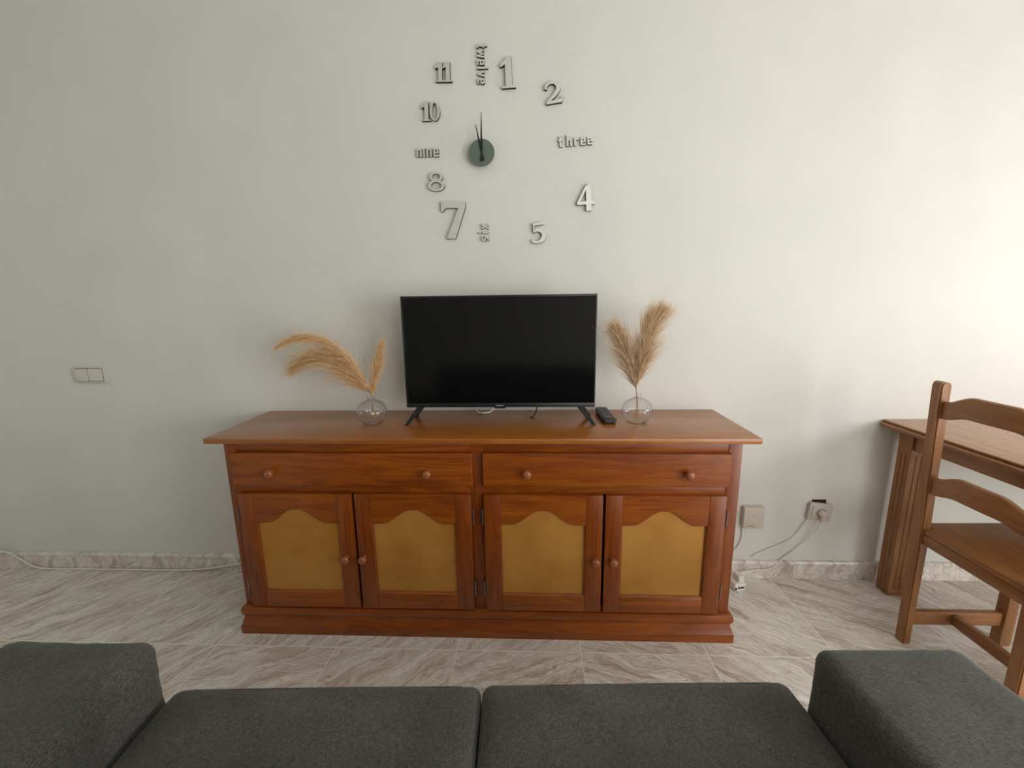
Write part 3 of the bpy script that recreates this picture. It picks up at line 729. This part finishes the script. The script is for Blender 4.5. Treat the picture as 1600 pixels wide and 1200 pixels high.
# ---------------------------------------------------------------- table
TB = thing('dining_table', 'pine dining table against the wall at the right edge, with a fluted leg', 'table', (1.455, -.004, 0), 0)
TX, TY, TZ = 1.25, .80, .742
bm = bmesh.new()
box(bm, .012, TX-.012, -TY+.012, 0, TZ-.010, TZ, .004)
pr_ = [(.010, TZ-.006), (.004, TZ-.008), (.004, TZ-.012), (-.002, TZ-.015), (-.004, TZ-.022), (.004, TZ-.029), (.014, TZ-.031)]
box(bm, .0, TX, -TY, 0, TZ-.026, TZ-.011, .006, seg=3)
box(bm, .012, TX-.012, -TY+.012, 0, TZ-.031, TZ-.024, .002)
for f in bm.faces: f.material_index = 1
for f in bm.faces:
    if f.calc_center_median().z > TZ-.0012: f.material_index = 0
obj('table_top', bm, [T_TOP, B_Y], TB, smooth=40)
def fluted(x0, x1, y0, y1, z0, z1, flutes=((0,), )):
    """square leg with vertical grooves on each face"""
    def side(L):
        g = []; c = L/2
        for m_ in (-.17*L, .17*L): g += [(c+m_-.0045, 0), (c+m_-.002, .003), (c+m_+.002, .003), (c+m_+.0045, 0)]
        return g
    W_, D_ = x1-x0, y1-y0; out = []
    out += [(x0, y0)]+[(x0+u, y0+d) for u, d in side(W_)]+[(x1, y0)]+[(x1-d, y0+u) for u, d in side(D_)]+[(x1, y1)]+[(x1-u, y1-d) for u, d in side(W_)]+[(x0, y1)]+[(x0+d, y1-u) for u, d in side(D_)]
    bm = extr(out, 2, z0+.03, z1-.09)
    box(bm, x0, x1, y0, y1, z0, z0+.03, .002); box(bm, x0, x1, y0, y1, z1-.09, z1, .0)
    return bm
LW = .062
for lx, ly in ((.048, -.05), (.048, -TY+.05+LW), (TX-.048-LW, -.05), (TX-.048-LW, -TY+.05+LW)):
    obj('leg', fluted(lx, lx+LW, ly-LW, ly, 0, TZ-.031), B_Z, TB, smooth=30)
def shaped(L, up0, lo0, arch, n=24):
    top = [(0, up0), (L, up0)]; lo = []
    for i in range(n+1):
        u = i/n; e = min(u, 1-u)*L; s = min(1, max(0, (e-.06)/.07)); s = s*s*(3-2*s); lo.append((L*(1-u), lo0+arch*s))
    return top+lo
for yy in (-TY+.05+.014, -.05-.042):
    L = TX-2*(.048+LW); obj('apron', extr([(u+.048+LW, v) for u, v in shaped(L, TZ-.031, .642, .012)], 1, yy, yy+.022, .0), B_X, TB)
L = TY-.1-2*LW
for xx in (.056, TX-.056-.022):
    obj('apron', extr([(-(u+.05+LW), v) for u, v in shaped(L, TZ-.031, .642, .012)], 0, xx, xx+.022), B_Y, TB)

# ---------------------------------------------------------------- chair (faces right, its back to the sideboard)
CH = thing('dining_chair', 'pine ladder-back chair drawn up to the end of the table', 'chair', (1.345, -.535, 0))
def post(y0, y1):
    # rear post, leaning back slightly above the seat
    pf = [(0.0, 0), (.028, 0), (.028, .44), (.010, .958), (.004, .966), (-.012, .970), (-.020, .966), (-.024, .955), (-.004, .44)]
    bm = bmesh.new(); A = [bm.verts.new((u, y0, v)) for u, v in pf]; Q = [bm.verts.new((u, y1, v)) for u, v in pf]; n = len(pf)
    # two convex halves
    for R_ in (A, Q): bm.faces.new([R_[i] for i in (0, 1, 2, 8)]); bm.faces.new([R_[i] for i in (8, 2, 3, 4, 5, 6, 7)])
    for i in range(n): bm.faces.new((A[i], A[(i+1) % n], Q[(i+1) % n], Q[i]))
    bmesh.ops.recalc_face_normals(bm, faces=bm.faces)
    es = [e for e in bm.edges if e.calc_face_angle(0) > .9]
    bmesh.ops.bevel(bm, geom=es, offset=.004, segments=2, affect='EDGES', clamp_overlap=True)
    return bm
HW = .190; PW = .037
obj('back_post', post(HW-PW, HW), B_Z, CH, smooth=30); obj('back_post', post(-HW, -HW+PW), B_Z, CH, smooth=30)
def slat(top, bot, x, th=.018):
    K = 40; bm = bmesh.new(); Yh = HW-PW
    def s(e):  # camel back curve of a slat: ends low, crown high
        u = max(0, min(1, (e-.04)/.62)); return u*u*(3-2*u)
    R = []
    for i in range(K+1):
        u = -1+2*i/K; e = 1-abs(u); y = u*(Yh+.004); cv = .010*(1-u*u)
        zt = top[0]+(top[1]-top[0])*s(e); zb = bot[0]+(bot[1]-bot[0])*s(e*1.05) if True else 0
        xx = x-cv-.018*0; r = .004
        lean = lambda z: -(z-.44)*.0348*1
        R.append([bm.verts.new((xx+lean(zt)+a, y, z)) for a, z in ((0, zb+r), (r, zb), (th-r, zb), (th, zb+r), (th, zt-r), (th-r, zt), (r, zt), (0, zt-r))])
    for A, Q in zip(R, R[1:]):
        for j in range(8): bm.faces.new((A[j], A[(j+1) % 8], Q[(j+1) % 8], Q[j]))
    bm.faces.new(R[0][::-1]); bm.faces.new(R[-1]); bmesh.ops.recalc_face_normals(bm, faces=bm.faces)
    return bm
obj('back_slat', slat((.905, .938), (.848, .869), .006), B_Y, CH, smooth=40)
obj('back_slat', slat((.645, .677), (.586, .605), .006), B_Y, CH, smooth=40)
# seat board notched between the posts
bm = extr([(.002, -HW+PW+.001), (.030, -HW+PW+.001), (.030, -HW-.006), (.36, -HW-.012), (.385, -HW+.0), (.39, -.12), (.392, 0), (.39, .12), (.385, HW), (.36, HW+.012), (.030, HW+.006), (.030, HW-PW-.001), (.002, HW-PW-.001)], 2, .437, .457, .004)
obj('seat', bm, B_Y, CH, smooth=40)
for s in (-1, 1):
    obj('front_leg', B_(.335, .373, s*(HW-.019)-.019, s*(HW-.019)+.019, 0, .436, .003), B_Z, CH, smooth=30)
    obj('seat_rail', B_(.028, .335, s*(HW-.019)-.010, s*(HW-.019)+.010, .385, .436, .002), B_X, CH, smooth=30)
    obj('stretcher', B_(.028, .335, s*(HW-.019)-.010, s*(HW-.019)+.010, .075, .128, .003), B_X, CH, smooth=30)
obj('seat_rail', B_(.004, .024, -HW+PW, HW-PW, .400, .436, .002), B_Y, CH, smooth=30)
obj('seat_rail', B_(.345, .365, -HW+PW+.001, HW-PW-.001, .385, .436, .002), B_Y, CH, smooth=30)
obj('cross_stretcher', B_(.160, .182, -(HW-.029), HW-.029, .080, .120, .003), B_Y, CH, smooth=30)

# ---------------------------------------------------------------- sofa (seen from its back, in the foreground)
SF = thing('sofa', 'charcoal grey fabric sofa in the foreground, seen over its seat cushions and arms', 'sofa', (-.110, -.99, 0), math.radians(2.45))
CW = .668
obj('base', rbox(1.30, .86, .20, .02, 8), FAB, SF, loc=(0, -.46, .07), smooth=180)
for s in (-1, 1):
    c = obj('seat_cushion', rbox(CW-.003, .66, .165, .022, 14, .012, .004, 3+s), FAB, SF, loc=(s*CW/2, -.33, .262), smooth=180)
    hx, hy = CW/2-.012, .33-.010
    obj('piping', tube([(-hx+.03, hy+.001, .1585), (0, hy+.001, .160), (hx-.03, hy+.001, .1585)], .0022, 6), FAB, c, smooth=180)
a = obj('armrest', rbox(.298, .90, .505, .028, 14, .006, .004, 9), FAB, SF, loc=(CW+.002+.150, -.495, .045), smooth=180)
a = obj('armrest', rbox(.33, .90, .51, .035, 14, .004, .008, 4), FAB, SF, loc=(-CW-.004-.165, -.452, .045), smooth=180)
obj('backrest', rbox(1.30, .20, .50, .05, 8, 0, .003, 2), FAB, SF, loc=(0, -.79, .27), smooth=180)
for x in (-.75, .75):
    for y in (-.12, -.88): obj('foot', lathe([(0, 0), (.018, 0), (.024, .072), (0, .072)], 16), BLK, SF, loc=(x, y, 0), smooth=40)
